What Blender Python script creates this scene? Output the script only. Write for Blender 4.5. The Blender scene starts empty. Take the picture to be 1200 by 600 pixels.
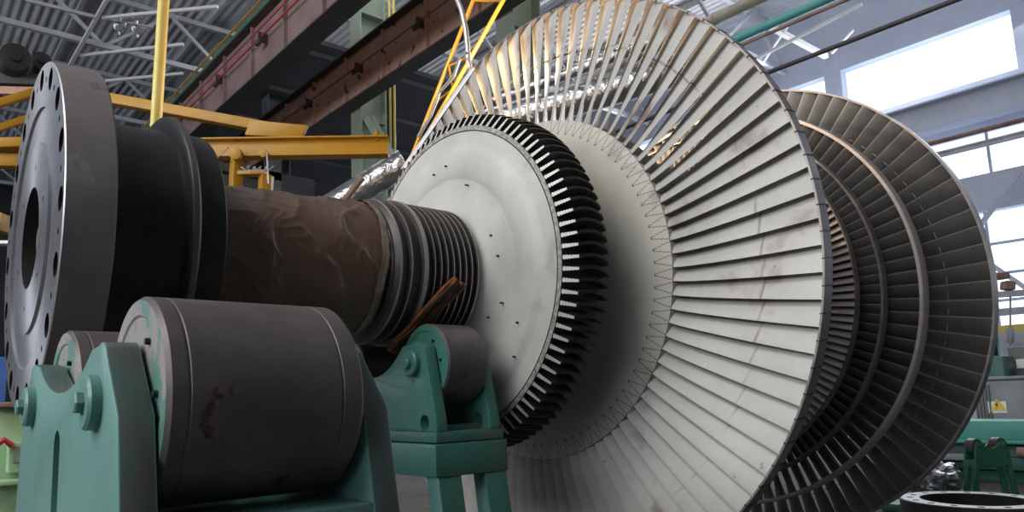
import bpy, bmesh, math, random
from mathutils import Vector, Matrix, noise
PI = math.pi
rnd = random.Random(7)
SC = bpy.context.scene
COL = SC.collection
R = math.radians

# ------------------------------------------------------------------ camera
ZA = 2.05                                   # height of the rotor axis
FPX, CX, CY = 847.65, 542.39, 349.53
aX = Vector((0.78147945, 0.06376439, 0.62066413)).normalized()
_uy = -1.0; _ux = _uy * math.tan(R(1.7)); _uz = -(_ux * aX[0] + _uy * aX[1]) / aX[2]
aU = Vector((_ux, _uy, _uz)).normalized()
aY = aU.cross(aX)
RM = Matrix((aX, aY, aU))
CAMPOS = Vector((0, 0, ZA)) - RM @ Vector((-1.67521824, -0.23244933, 2.79641105))

def at(u, v, x=None, y=None, z=None, d=None):
    """a point of the photograph on the plane x, y or z = const, or at depth d"""
    r = RM @ Vector(((u - CX) / FPX, (v - CY) / FPX, 1))
    if x is not None: t = (x - CAMPOS.x) / r.x
    elif y is not None: t = (y - CAMPOS.y) / r.y
    elif z is not None: t = (z - CAMPOS.z) / r.z
    else: t = d
    return CAMPOS + r * t

cam = bpy.data.objects.new('camera', bpy.data.cameras.new('camera'))
COL.objects.link(cam)
right, up, back = RM @ Vector((1, 0, 0)), RM @ Vector((0, -1, 0)), RM @ Vector((0, 0, -1))
m = Matrix((right, up, back)).transposed().to_4x4(); m.translation = CAMPOS
cam.matrix_world = m
cam.data.sensor_width = 36; cam.data.lens = FPX / 1200 * 36
cam.data.shift_x = (600 - CX) / 1200; cam.data.shift_y = (CY - 300) / 1200
cam.data.clip_start = .05; cam.data.clip_end = 300
SC.camera = cam

# ------------------------------------------------------------------ materials
def N(t, kind, **kw):
    n = t.nodes.new(kind)
    for k, v in kw.items():
        if k in n.inputs: n.inputs[k].default_value = v
        else: setattr(n, k, v)
    return n

def mat(name, c1, c2=None, scale=4, rough=.6, metal=0., bump=0., bscale=30, lo=.35, hi=.65,
        stretch=(1, 1, 1), blotch=None, bl_scale=1.2, bl_t=.66, speck=None, speck_t=.72, speck_scale=40,
        world=False, coat=0., bdist=.004, rvar=0.):
    M = bpy.data.materials.new(name); M.use_nodes = True
    t = M.node_tree; t.nodes.clear()
    out = N(t, 'ShaderNodeOutputMaterial'); b = N(t, 'ShaderNodeBsdfPrincipled')
    t.links.new(b.outputs[0], out.inputs[0])
    b.inputs['Roughness'].default_value = rough; b.inputs['Metallic'].default_value = metal
    b.inputs['Coat Weight'].default_value = coat
    c2 = c2 or c1
    if world: co = N(t, 'ShaderNodeNewGeometry').outputs['Position']
    else: co = N(t, 'ShaderNodeTexCoord').outputs['Object']
    mp = N(t, 'ShaderNodeMapping'); mp.inputs['Scale'].default_value = stretch
    t.links.new(co, mp.inputs[0]); co = mp.outputs[0]
    n1 = N(t, 'ShaderNodeTexNoise', Scale=scale, Detail=6., Roughness=.6)
    t.links.new(co, n1.inputs['Vector'])
    r1 = N(t, 'ShaderNodeMapRange'); r1.inputs[1].default_value = lo; r1.inputs[2].default_value = hi
    t.links.new(n1.outputs[0], r1.inputs[0])
    mx = N(t, 'ShaderNodeMix', data_type='RGBA')
    mx.inputs[6].default_value = (*c1, 1); mx.inputs[7].default_value = (*c2, 1)
    t.links.new(r1.outputs[0], mx.inputs[0])
    c = mx.outputs[2]
    for (bc, bs, bt, w) in ((blotch, bl_scale, bl_t, .12), (speck, speck_scale, speck_t, .03)):
        if bc is None: continue
        n2 = N(t, 'ShaderNodeTexNoise', Scale=bs, Detail=4., Roughness=.55); t.links.new(co, n2.inputs['Vector'])
        r2 = N(t, 'ShaderNodeMapRange'); r2.inputs[1].default_value = bt; r2.inputs[2].default_value = bt + w
        t.links.new(n2.outputs[0], r2.inputs[0])
        m2 = N(t, 'ShaderNodeMix', data_type='RGBA'); m2.inputs[7].default_value = (*bc, 1)
        t.links.new(r2.outputs[0], m2.inputs[0]); t.links.new(c, m2.inputs[6]); c = m2.outputs[2]
    t.links.new(c, b.inputs['Base Color'])
    if rvar:
        rr = N(t, 'ShaderNodeMapRange'); rr.inputs[3].default_value = rough - rvar; rr.inputs[4].default_value = rough + rvar
        t.links.new(n1.outputs[0], rr.inputs[0]); t.links.new(rr.outputs[0], b.inputs['Roughness'])
    if bump:
        n3 = N(t, 'ShaderNodeTexNoise', Scale=bscale, Detail=4.); t.links.new(co, n3.inputs['Vector'])
        bp = N(t, 'ShaderNodeBump', Strength=bump, Distance=bdist)
        t.links.new(n3.outputs[0], bp.inputs['Height']); t.links.new(bp.outputs[0], b.inputs['Normal'])
    return M

def emit(name, col, s):
    M = bpy.data.materials.new(name); M.use_nodes = True; t = M.node_tree; t.nodes.clear()
    o = N(t, 'ShaderNodeOutputMaterial'); e = N(t, 'ShaderNodeEmission', Strength=s); e.inputs[0].default_value = (*col, 1)
    t.links.new(e.outputs[0], o.inputs[0]); return M

def glass(name, tint=(.93, .96, 1)):
    M = bpy.data.materials.new(name); M.use_nodes = True; t = M.node_tree; t.nodes.clear()
    o = N(t, 'ShaderNodeOutputMaterial'); tr = N(t, 'ShaderNodeBsdfTransparent'); tr.inputs[0].default_value = (*tint, 1)
    g = N(t, 'ShaderNodeBsdfGlossy', Roughness=.2); mx = N(t, 'ShaderNodeMixShader', Fac=.08)
    t.links.new(tr.outputs[0], mx.inputs[1]); t.links.new(g.outputs[0], mx.inputs[2]); t.links.new(mx.outputs[0], o.inputs[0]); return M

M = {}
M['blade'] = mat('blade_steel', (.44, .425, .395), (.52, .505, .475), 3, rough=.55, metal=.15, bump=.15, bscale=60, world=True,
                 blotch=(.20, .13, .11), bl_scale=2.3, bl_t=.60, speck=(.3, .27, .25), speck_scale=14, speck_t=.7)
M['blade_shaded'] = mat('shaded_blade_steel', (.15, .14, .13), (.21, .20, .185), 4, rough=.42, metal=.45, world=True, speck=(.15, .13, .12), speck_scale=10, speck_t=.68)  # far blade steel, the near row's shade put into its colour
M['disc'] = mat('disc_steel', (.42, .41, .385), (.54, .53, .50), 2.2, rough=.58, metal=.1, bump=.1, bscale=90,
                blotch=(.33, .315, .30), bl_scale=3.6, bl_t=.60, speck=(.10, .08, .08), speck_scale=26, speck_t=.745)
M['rim_face'] = mat('dirty_rim_steel', (.46, .44, .41), (.16, .15, .14), 45, rough=.6, metal=.2, bump=.5, bscale=120)
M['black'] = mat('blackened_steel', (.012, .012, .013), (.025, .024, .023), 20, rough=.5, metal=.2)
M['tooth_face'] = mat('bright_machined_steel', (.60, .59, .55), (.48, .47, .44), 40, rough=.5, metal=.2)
M['flange_face'] = mat('polished_flange_steel', (.42, .42, .45), (.34, .34, .37), 12, rough=.3, metal=.75, bump=.05, bscale=80, rvar=.06)
M['flange_side'] = mat('brown_grey_flange_steel', (.21, .187, .18), (.26, .234, .227), 5, rough=.5, metal=.3, bump=.25, bscale=50,
                       blotch=(.03, .025, .025), bl_scale=7, bl_t=.64, speck=(.30, .29, .29), speck_scale=5, speck_t=.66)
M['drum'] = mat('dark_oiled_steel', (.038, .041, .046), (.058, .058, .06), 6, rough=.38, metal=.5, bump=.12, bscale=70)
M['collar'] = mat('collar_steel', (.13, .13, .135), (.19, .19, .19), 8, rough=.35, metal=.7, stretch=(10, 1, 1))
M['ring_steel'] = mat('ring_steel', (.075, .067, .063), (.105, .095, .09), 6, rough=.42, metal=.4, stretch=(20, 1, 1))
M['fin'] = mat('bright_fin_steel', (.55, .53, .5), (.45, .43, .4), 10, rough=.4, metal=.5)
M['edge'] = mat('polished_leading_edge', (.28, .26, .245), (.34, .32, .30), 8, rough=.45, metal=.3)
M['shroud'] = mat('shroud_steel', (.20, .17, .17), (.30, .27, .26), 8, rough=.45, metal=.55)
M['shroud_light'] = mat('light_shroud_steel', (.42, .38, .36), (.5, .46, .44), 8, rough=.45, metal=.4)
M['bore'] = mat('bore_rust', (.10, .05, .07), (.22, .15, .16), 14, rough=.6)
M['teal'] = mat('teal_paint', (.105, .235, .208), (.125, .265, .232), 3, rough=.42, bump=.2, bscale=35, speck=(.05, .09, .08), speck_scale=16, speck_t=.69, coat=.15)
M['teal_deep'] = mat('deep_teal_paint', (.055, .20, .16), (.07, .225, .18), 3, rough=.42, bump=.2, bscale=35, speck=(.03, .08, .07), speck_scale=16, speck_t=.69, coat=.15)
M['grimy_shade'] = mat('grimy_shaded_teal_paint', (.060, .115, .10), (.105, .10, .09), 5, rough=.42, bump=.35, bscale=22, lo=.42, hi=.62, speck=(.30, .29, .27), speck_scale=30, speck_t=.71, coat=.2)  # grime, plus the shade of the side faces put into a darker tone
M['teal_worn'] = mat('worn_teal_paint', (.06, .19, .155), (.16, .18, .165), 5, rough=.4, bump=.3, bscale=25, lo=.5, hi=.62,
                     speck=(.38, .36, .34), speck_scale=24, speck_t=.70)
M['roller'] = mat('roller_steel', (.10, .087, .087), (.155, .137, .135), 7, rough=.46, metal=.3, bump=.18, bscale=60,
                  speck=(.07, .035, .035), speck_scale=9, speck_t=.66)
M['roller_end'] = mat('roller_end_paint', (.085, .20, .17), (.26, .235, .22), 8, rough=.5, lo=.44, hi=.5)
M['rail'] = mat('rotor_dark', (.05, .05, .05), (.08, .075, .07), 6, rough=.5, metal=.3)
M['yellow'] = mat('yellow_paint', (.40, .20, .006), (.46, .235, .010), 3, rough=.45, bump=.05, bscale=20, speck=(.35, .2, .03), speck_scale=9, speck_t=.69)
M['paleyellow'] = mat('pale_yellow_paint', (.70, .55, .13), (.78, .62, .18), 3, rough=.35)
M['girder'] = mat('rusty_girder_paint', (.55, .31, .22), (.64, .40, .30), 1.2, rough=.7, speck=(.12, .06, .05), speck_scale=4, speck_t=.62)
M['girder_dark'] = mat('dark_girder_paint', (.045, .038, .038), (.07, .06, .058), 2, rough=.7)
M['maroon'] = mat('maroon_girder_paint', (.20, .13, .125), (.28, .20, .19), 1.2, rough=.7)
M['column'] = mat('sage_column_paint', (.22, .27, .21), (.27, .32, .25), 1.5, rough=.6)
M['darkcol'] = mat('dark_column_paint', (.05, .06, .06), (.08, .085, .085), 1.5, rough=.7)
M['truss'] = mat('grey_truss_paint', (.42, .43, .46), (.52, .53, .56), 2, rough=.6)
M['white'] = mat('white_rod_paint', (.85, .85, .87), (.78, .78, .8), 3, rough=.5)
M['wallblue'] = mat('blue_grey_wall', (.50, .54, .66), (.58, .62, .73), .8, rough=.8)
M['darkwall'] = mat('dark_wall', (.035, .037, .040), (.06, .06, .063), .6, rough=.9)
M['floor'] = mat('oily_concrete', (.055, .05, .047), (.10, .093, .086), .8, rough=.95, bump=.1, bscale=12)
M['pipe_teal'] = mat('teal_pipe_paint', (.08, .34, .33), (.11, .40, .38), 3, rough=.45)
M['pipe_beige'] = mat('beige_lagging', (.50, .46, .38), (.36, .33, .28), 2.5, rough=.8, bump=.6, bscale=8, bdist=.03)
M['foil'] = mat('silver_foil', (.62, .63, .64), (.35, .36, .37), 4, rough=.28, metal=.9, bump=1., bscale=5, bdist=.06)
M['rust'] = mat('rusty_pipe', (.20, .11, .08), (.3, .2, .16), 3, rough=.7)
M['alu'] = mat('bare_aluminium', (.36, .36, .36), (.42, .42, .41), 6, rough=.45, metal=.7)
M['hose'] = mat('silver_hose', (.42, .42, .44), (.55, .55, .56), 20, rough=.35, metal=.4)
M['orange'] = mat('orange_strap', (.36, .12, .03), (.20, .07, .03), 18, rough=.8, bump=.5, bscale=80)
M['redcable'] = mat('red_cable', (.42, .03, .04), None, 3, rough=.5)
M['greencable'] = mat('green_cable', (.03, .22, .08), None, 3, rough=.5)
M['ltgreen'] = mat('light_green_paint', (.30, .48, .27), (.34, .52, .31), 3, rough=.5)
M['blue'] = mat('blue_paint', (.04, .12, .42), (.05, .15, .5), 3, rough=.5)
M['green'] = mat('green_machine_paint', (.045, .21, .115), (.06, .25, .14), 4, rough=.45, bump=.2)
M['darkgreen'] = mat('dark_green_paint', (.02, .10, .075), (.03, .13, .1), 4, rough=.5)
M['greenbeam'] = mat('sea_green_paint', (.07, .30, .25), (.085, .34, .28), 4, rough=.5)
M['cabinet'] = mat('grey_cabinet_paint', (.20, .22, .24), (.25, .27, .29), 3, rough=.5)
M['cabdark'] = mat('dark_cabinet_paint', (.09, .09, .095), (.12, .12, .125), 3, rough=.5)
M['sign'] = mat('sign_yellow', (.85, .55, .03), None, 3, rough=.4)
M['white_sign'] = mat('sign_white', (.8, .8, .78), None, 3, rough=.4)
M['ink'] = mat('sign_black', (.01, .01, .01), None, 3, rough=.4)
M['lampglass'] = mat('lamp_reflector', (.7, .7, .7), None, 3, rough=.2, metal=.8)
M['glass'] = glass('window_glass')
M['dirtyglass'] = glass('dirty_skylight_glass', (.20, .205, .215))

def add_seam(Mt, rad, wd):
    t = Mt.node_tree; b = [x for x in t.nodes if x.type == 'BSDF_PRINCIPLED'][0]; src = b.inputs['Base Color'].links[0].from_socket
    g = N(t, 'ShaderNodeNewGeometry'); sb = N(t, 'ShaderNodeVectorMath', operation='SUBTRACT'); sb.inputs[1].default_value = (0, 0, ZA); t.links.new(g.outputs['Position'], sb.inputs[0])
    ml = N(t, 'ShaderNodeVectorMath', operation='MULTIPLY'); ml.inputs[1].default_value = (0, 1, 1); t.links.new(sb.outputs[0], ml.inputs[0])
    ln = N(t, 'ShaderNodeVectorMath', operation='LENGTH'); t.links.new(ml.outputs[0], ln.inputs[0])
    a = N(t, 'ShaderNodeMath', operation='SUBTRACT'); t.links.new(ln.outputs['Value'], a.inputs[0]); a.inputs[1].default_value = rad
    c = N(t, 'ShaderNodeMath', operation='ABSOLUTE'); t.links.new(a.outputs[0], c.inputs[0])
    r = N(t, 'ShaderNodeMapRange'); r.inputs[1].default_value = wd * .3; r.inputs[2].default_value = wd; r.inputs[3].default_value = 1; r.inputs[4].default_value = 0; t.links.new(c.outputs[0], r.inputs[0])
    nz = N(t, 'ShaderNodeTexNoise', Scale=5.); t.links.new(g.outputs['Position'], nz.inputs['Vector'])
    nr_ = N(t, 'ShaderNodeMapRange'); nr_.inputs[1].default_value = .42; nr_.inputs[2].default_value = .68; nr_.inputs[4].default_value = .6; t.links.new(nz.outputs[0], nr_.inputs[0])
    m_ = N(t, 'ShaderNodeMath', operation='MULTIPLY'); t.links.new(r.outputs[0], m_.inputs[0]); t.links.new(nr_.outputs[0], m_.inputs[1])
    mx = N(t, 'ShaderNodeMix', data_type='RGBA'); mx.inputs[7].default_value = (.10, .075, .07, 1); t.links.new(m_.outputs[0], mx.inputs[0]); t.links.new(src, mx.inputs[6]); t.links.new(mx.outputs[2], b.inputs['Base Color'])
add_seam(M['blade'], 1.482, .009)
_b = [x for x in M['flange_face'].node_tree.nodes if x.type == 'BSDF_PRINCIPLED'][0]
_b.inputs['Anisotropic'].default_value = .75
_t = N(M['flange_face'].node_tree, 'ShaderNodeTangent', direction_type='RADIAL', axis='X'); M['flange_face'].node_tree.links.new(_t.outputs[0], _b.inputs['Tangent'])

# brown wrapping paper
M['wrap'] = mat('brown_waxed_paper', (.135, .080, .054), (.17, .103, .07), 4, rough=.40, bump=.25, bscale=5, bdist=.02, coat=.5)
M['tape'] = mat('clear_tape', (.30, .25, .20), (.2, .15, .11), 9, rough=.25, coat=.5, bump=.4, bscale=25)

# the disc under the near blades: joints of the blade roots show as zigzag lines
def root_disc_mat(n):
    Mt = mat('blade_root_disc_steel', (.45, .425, .36), (.53, .51, .45), 3, rough=.6, metal=.05,
             blotch=(.27, .24, .22), bl_scale=2.4, bl_t=.64)
    t = Mt.node_tree; b = [x for x in t.nodes if x.type == 'BSDF_PRINCIPLED'][0]
    src = b.inputs['Base Color'].links[0].from_socket
    tc = N(t, 'ShaderNodeTexCoord'); sp = N(t, 'ShaderNodeSeparateXYZ'); t.links.new(tc.outputs['Object'], sp.inputs[0])
    def mth(op, a, b_=None, c_=None):
        x = N(t, 'ShaderNodeMath', operation=op)
        for i, v in enumerate((a, b_, c_)):
            if v is None: continue
            if isinstance(v, (int, float)): x.inputs[i].default_value = v
            else: t.links.new(v, x.inputs[i])
        return x.outputs[0]
    ang = mth('ARCTAN2', sp.outputs[2], mth('MULTIPLY', sp.outputs[1], -1))
    ph = mth('FRACT', mth('ADD', mth('MULTIPLY', ang, n / (2 * PI)), 20.5))
    tri = mth('ABSOLUTE', mth('SUBTRACT', ph, .5))          # 0..0.5
    r = mth('SQRT', mth('ADD', mth('POWER', sp.outputs[1], 2), mth('POWER', sp.outputs[2], 2)))
    k = mth('DIVIDE', mth('SUBTRACT', r, .945), .085)        # 0 at the inner end, 1 at the blade foot
    prof = mth('ADD', mth('MULTIPLY', k, .34), .07)
    wob = mth('MULTIPLY', mth('SINE', mth('MULTIPLY', k, 26)), .035)
    d = mth('ABSOLUTE', mth('SUBTRACT', tri, mth('ADD', prof, wob)))
    line = mth('LESS_THAN', d, .03)
    line = mth('MULTIPLY', line, mth('GREATER_THAN', k, 0))
    cap = mth('MULTIPLY', mth('LESS_THAN', mth('ABSOLUTE', k), .05), mth('LESS_THAN', tri, .1))
    fac = mth('MAXIMUM', line, cap)
    mx = N(t, 'ShaderNodeMix', data_type='RGBA'); mx.inputs[7].default_value = (.05, .045, .04, 1)
    t.links.new(mth('MULTIPLY', fac, .85), mx.inputs[0]); t.links.new(src, mx.inputs[6]); t.links.new(mx.outputs[2], b.inputs['Base Color'])
    return Mt
M['rootdisc'] = root_disc_mat(92)

# ------------------------------------------------------------------ geometry helpers
class MB:
    """collects shapes and links them as ONE mesh object"""
    def __init__(s): s.v = []; s.f = []; s.mi = []
    def add(s, vs, fs, mi=0):
        k = len(s.v); s.v += [Vector(v) for v in vs]
        for f in fs: s.f.append([k + i for i in f]); s.mi.append(mi)
        return s
    def box(s, x0, x1, y0, y1, z0, z1, mi=0):
        v = [(x, y, z) for x in (x0, x1) for y in (y0, y1) for z in (z0, z1)]
        return s.add(v, [(0, 1, 3, 2), (4, 6, 7, 5), (0, 4, 5, 1), (2, 3, 7, 6), (0, 2, 6, 4), (1, 5, 7, 3)], mi)
    def bar(s, a, b, w, h=None, up=(0, 0, 1), mi=0):
        a, b = Vector(a), Vector(b); h = h or w; d = (b - a).normalized(); u = Vector(up)
        if abs(d.dot(u)) > .98: u = Vector((0, 1, 0))
        sx = d.cross(u).normalized() * w / 2; sz = sx.cross(d).normalized() * h / 2
        v = [p + i * sx + j * sz for p in (a, b) for i in (-1, 1) for j in (-1, 1)]
        return s.add(v, [(0, 1, 3, 2), (4, 6, 7, 5), (0, 4, 5, 1), (2, 3, 7, 6), (0, 2, 6, 4), (1, 5, 7, 3)], mi)
    def ibeam(s, a, b, w, h, t=.02, up=(0, 0, 1), mi=0):
        a, b = Vector(a), Vector(b); d = (b - a).normalized(); u = Vector(up)
        if abs(d.dot(u)) > .98: u = Vector((0, 1, 0))
        sx = d.cross(u).normalized(); sz = sx.cross(d).normalized()
        o = sz * (h / 2 - t / 2)
        s.bar(a + o, b + o, w, t, up, mi); s.bar(a - o, b - o, w, t, up, mi); s.bar(a, b, t, h - 2 * t, up, mi); return s
    def tube(s, pts, r, n=12, mi=0, cap=True):
        pts = [Vector(p) for p in pts]; k = len(s.v); rr = r if isinstance(r, (list, tuple)) else [r] * len(pts)
        prev = None
        for i, p in enumerate(pts):
            d = (pts[min(i + 1, len(pts) - 1)] - pts[max(i - 1, 0)]).normalized()
            if prev is None: x = d.orthogonal().normalized()
            else: x = (prev - d * prev.dot(d)).normalized()
            prev = x; y = d.cross(x)
            for j in range(n):
                a = 2 * PI * j / n; s.v.append(p + (x * math.cos(a) + y * math.sin(a)) * rr[i])
        for i in range(len(pts) - 1):
            for j in range(n):
                s.f.append([k + i * n + j, k + i * n + (j + 1) % n, k + (i + 1) * n + (j + 1) % n, k + (i + 1) * n + j]); s.mi.append(mi)
        if cap:
            s.f.append([k + j for j in range(n)][::-1]); s.mi.append(mi)
            s.f.append([k + (len(pts) - 1) * n + j for j in range(n)]); s.mi.append(mi)
        return s
    def lathe(s, prof, n=96, axis='x', c=(0, 0, 0), mi=0, mis=None, close=False, a0=0, a1=None):
        """prof: (along, radius) pairs"""
        k = len(s.v); c = Vector(c); full = a1 is None; nn = n if full else n + 1
        for (a, r) in prof:
            for j in range(nn):
                t = a0 + (2 * PI if full else a1 - a0) * j / n
                if axis == 'x': p = Vector((a, -r * math.cos(t), r * math.sin(t)))
                elif axis == 'y': p = Vector((r * math.cos(t), a, r * math.sin(t)))
                else: p = Vector((r * math.cos(t), r * math.sin(t), a))
                s.v.append(c + p)
        L = len(prof); last = L if close else L - 1
        for i in range(last):
            i2 = (i + 1) % L
            for j in range(n):
                j2 = (j + 1) % nn
                s.f.append([k + i * nn + j, k + i * nn + j2, k + i2 * nn + j2, k + i2 * nn + j]); s.mi.append(mis[i] if mis else mi)
        return s
    def prism(s, poly, e0, e1, fn, mi=0):
        """poly (p,q) pairs extruded from e0 to e1; fn(p,q,e) -> point"""
        n = len(poly); v = [fn(p, q, e0) for p, q in poly] + [fn(p, q, e1) for p, q in poly]
        f = [list(range(n))[::-1], list(range(n, 2 * n))] + [(i, (i + 1) % n, n + (i + 1) % n, n + i) for i in range(n)]
        return s.add(v, f, mi)
    def sphere(s, c, r, n=12, mi=0, sz=1.):
        pr = [(c[2] * 0 - r * sz * math.cos(PI * i / n), max(r * math.sin(PI * i / n), 1e-5)) for i in range(n + 1)]
        return s.lathe(pr, n * 2, 'z', c, mi)
    def build(s, name, mats, parent=None, bevel=0, smooth=True, loc=None, ang=32, seg=2):
        me = bpy.data.meshes.new(name); me.from_pydata([tuple(v) for v in s.v], [], s.f)
        mats = mats if isinstance(mats, (list, tuple)) else [mats]
        for mm in mats: me.materials.append(mm)
        for p, i in zip(me.polygons, s.mi): p.material_index = i
        bm = bmesh.new(); bm.from_mesh(me); bmesh.ops.recalc_face_normals(bm, faces=bm.faces)
        if bevel:
            ed = [e for e in bm.edges if len(e.link_faces) == 2 and e.calc_face_angle(0) > R(35)]
            bmesh.ops.bevel(bm, geom=ed, offset=bevel, segments=seg, affect='EDGES', profile=.5, clamp_overlap=True)
        if smooth:
            for f in bm.faces: f.smooth = True
            for e in bm.edges:
                if len(e.link_faces) == 2 and e.calc_face_angle(0) > R(ang): e.smooth = False
        bm.to_mesh(me); bm.free()
        o = bpy.data.objects.new(name, me); COL.objects.link(o)
        if loc is not None: o.location = loc
        if parent: o.parent = parent
        return o

def tag(o, label=None, cat=None, group=None, kind=None):
    if label: o['label'] = label
    if cat: o['category'] = cat
    if group: o['group'] = group
    if kind: o['kind'] = kind
    return o
def empty(name, loc, label, cat, group=None):
    o = bpy.data.objects.new(name, None); COL.objects.link(o); o.location = loc; o.empty_display_size = .2
    return tag(o, label, cat, group)
def copy_tree(o, parent=None):
    c = o.copy(); COL.objects.link(c)
    if parent: c.parent = parent
    for ch in [x for x in bpy.data.objects if x.parent == o]: copy_tree(ch, c)
    return c
def cut(o, cutter, mats=None):
    """boolean difference baked into the mesh; the cutter is deleted"""
    md = o.modifiers.new('b', 'BOOLEAN'); md.operation = 'DIFFERENCE'; md.object = cutter; md.solver = 'EXACT'
    dg = bpy.context.evaluated_depsgraph_get(); dg.update()
    me = bpy.data.meshes.new_from_object(o.evaluated_get(dg)); o.modifiers.clear(); o.data = me
    bpy.data.objects.remove(cutter, do_unlink=True)
    bm = bmesh.new(); bm.from_mesh(me)
    for f in bm.faces: f.smooth = True
    for e in bm.edges:
        if len(e.link_faces) == 2: e.smooth = e.calc_face_angle(0) < R(32)
    bm.to_mesh(me); bm.free()
def local(parent, p): return Vector(p) - Vector(parent.location)

# ================================================================== ROTOR
rotor = empty('turbine_rotor', (0, 0, ZA), 'huge steel steam turbine rotor with rings of long blades lying on roller stands', 'turbine rotor')
P_ = rotor

# --- coupling flange
fl = MB().lathe([(.001, .001), (.001, .5), (.0, .672 - .004), (.004, .672), (.150, .676), (.157, .670), (.157, .001)], 144,
                mis=[0, 0, 0, 1, 1, 1])
flange = fl.build('coupling_flange', [M['flange_face'], M['flange_side'], M['black']], P_)
ct = MB()
for i in range(18):
    a = R(1 + 20 * i)
    ct.lathe([(-.05, .0005), (-.05, .042), (.125, .042), (.125, .0005)], 24, c=(0, -.613 * math.cos(a), .613 * math.sin(a)), mi=2)
    a = R(11 + 20 * i)
    ct.lathe([(-.05, .0005), (-.05, .012), (.05, .012), (.05, .0005)], 14, c=(0, -.606 * math.cos(a), .606 * math.sin(a)), mi=2)
ct.lathe([(-.05, .372), (.012, .372), (.012, .505), (-.05, .505)], 144, mi=0, close=True)
ct.lathe([(-.05, .0005), (-.05, .20), (.14, .19), (.14, .0005)], 72, mi=2)
for i in range(6):
    a = R(20 + 60 * i)
    ct.lathe([(-.05, .0005), (-.05, .010), (.03, .010), (.03, .0005)], 12, c=(0, -.275 * math.cos(a), .275 * math.sin(a)), mi=2)
cto = ct.build('cutter', [M['flange_face'], M['flange_side'], M['black']], P_, smooth=False)
cut(flange, cto)
MB().lathe([(.139, .0005), (.139, .188), (.06, .188), (.05, .17), (.06, .155), (.11, .15), (.115, .08), (.04, .075), (.03, .05), (.03, .0005)], 48).build('bore_plug', M['bore'], flange)
# --- bearing drum with collar ridge
MB().lathe([(.157, .49), (.30, .495), (.41, .50), (.425, .503), (.436, .555), (.444, .564), (.462, .564), (.472, .556), (.482, .503), (.49, .503),
            (.583, .505), (.591, .498), (.591, .30)], 128, mis=[0, 0, 0, 0, 0, 1, 1, 1, 0, 0, 0, 0]).build('coupling_hub', [M['drum'], M['collar']], P_)
# --- shaft
MB().lathe([(.15, .30), (1.42, .325), (1.44, .352), (1.475, .356), (1.478, .368), (1.50, .368), (1.503, .352)], 96).build('shaft', M['ring_steel'], P_)
# labyrinth zone
pr = []; mi = []
def seg(a, r, k): pr.append((a, r)); mi.append(k)
x = 1.475
seg(1.45, .352, 0); seg(1.47, .372, 1); seg(1.482, .374, 0); seg(1.485, .358, 0); seg(1.53, .358, 0); seg(1.533, .376, 1); seg(1.541, .376, 0)
seg(1.544, .360, 0); seg(1.60, .360, 0); seg(1.603, .383, 1); seg(1.628, .384, 1); seg(1.632, .362, 0)
xx = 1.672
for i in range(8):
    seg(xx - .004, .358, 0); seg(xx - .002, .378, 1); seg(xx + .0022, .378, 0); seg(xx + .003, .358, 0); xx += .039
seg(1.955, .352, 0)
MB().lathe(pr, 128, mis=mi[:-1]).build('sealing_ring_section', [M['ring_steel'], M['fin']], P_)

# --- bare disc with fir-tree teeth
fil = [(1.955, .352), (1.965, .352), (1.975, .356), (1.99, .368), (2.005, .39), (2.018, .42), (2.026, .46), (2.032, .50), (2.033, .56),
       (2.030, .575), (2.024, .585), (2.024, .70), (2.028, .72), (2.042, .74), (2.046, .76), (2.047, .833), (2.047, .834), (2.060, .835), (2.060, .839), (2.047, .840), (2.047, .866)]
fmi = [0] * 15 + [0, 2, 2, 2, 1, 1]
bd = MB().lathe(fil + [(2.30, .875), (2.30, .60), (2.34, .52)], 192, mis=fmi[:len(fil) - 1] + [2, 3, 3])
bdisc = bd.build('bare_disc', [M['disc'], M['rim_face'], M['black'], M['rail']], P_)
for (u, v) in ((523, 195), (576, 276), (584, 300), (577, 318), (547, 217), (588, 355), (573, 372), (607, 378), (603, 418), (509, 205)):
    q = at(u, v, x=2.022); q.z -= ZA
    MB().lathe([(2.01, .001), (2.01, .005), (2.045, .005), (2.045, .001)], 10, c=(0, q.y, q.z)).build('balance_hole', M['black'], bdisc)
NT = 102
tm = MB()
def toff(x): u = (x - 2.05) / .25; return .034 * (1 - (2 * u - 1) ** 2) - .004
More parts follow.
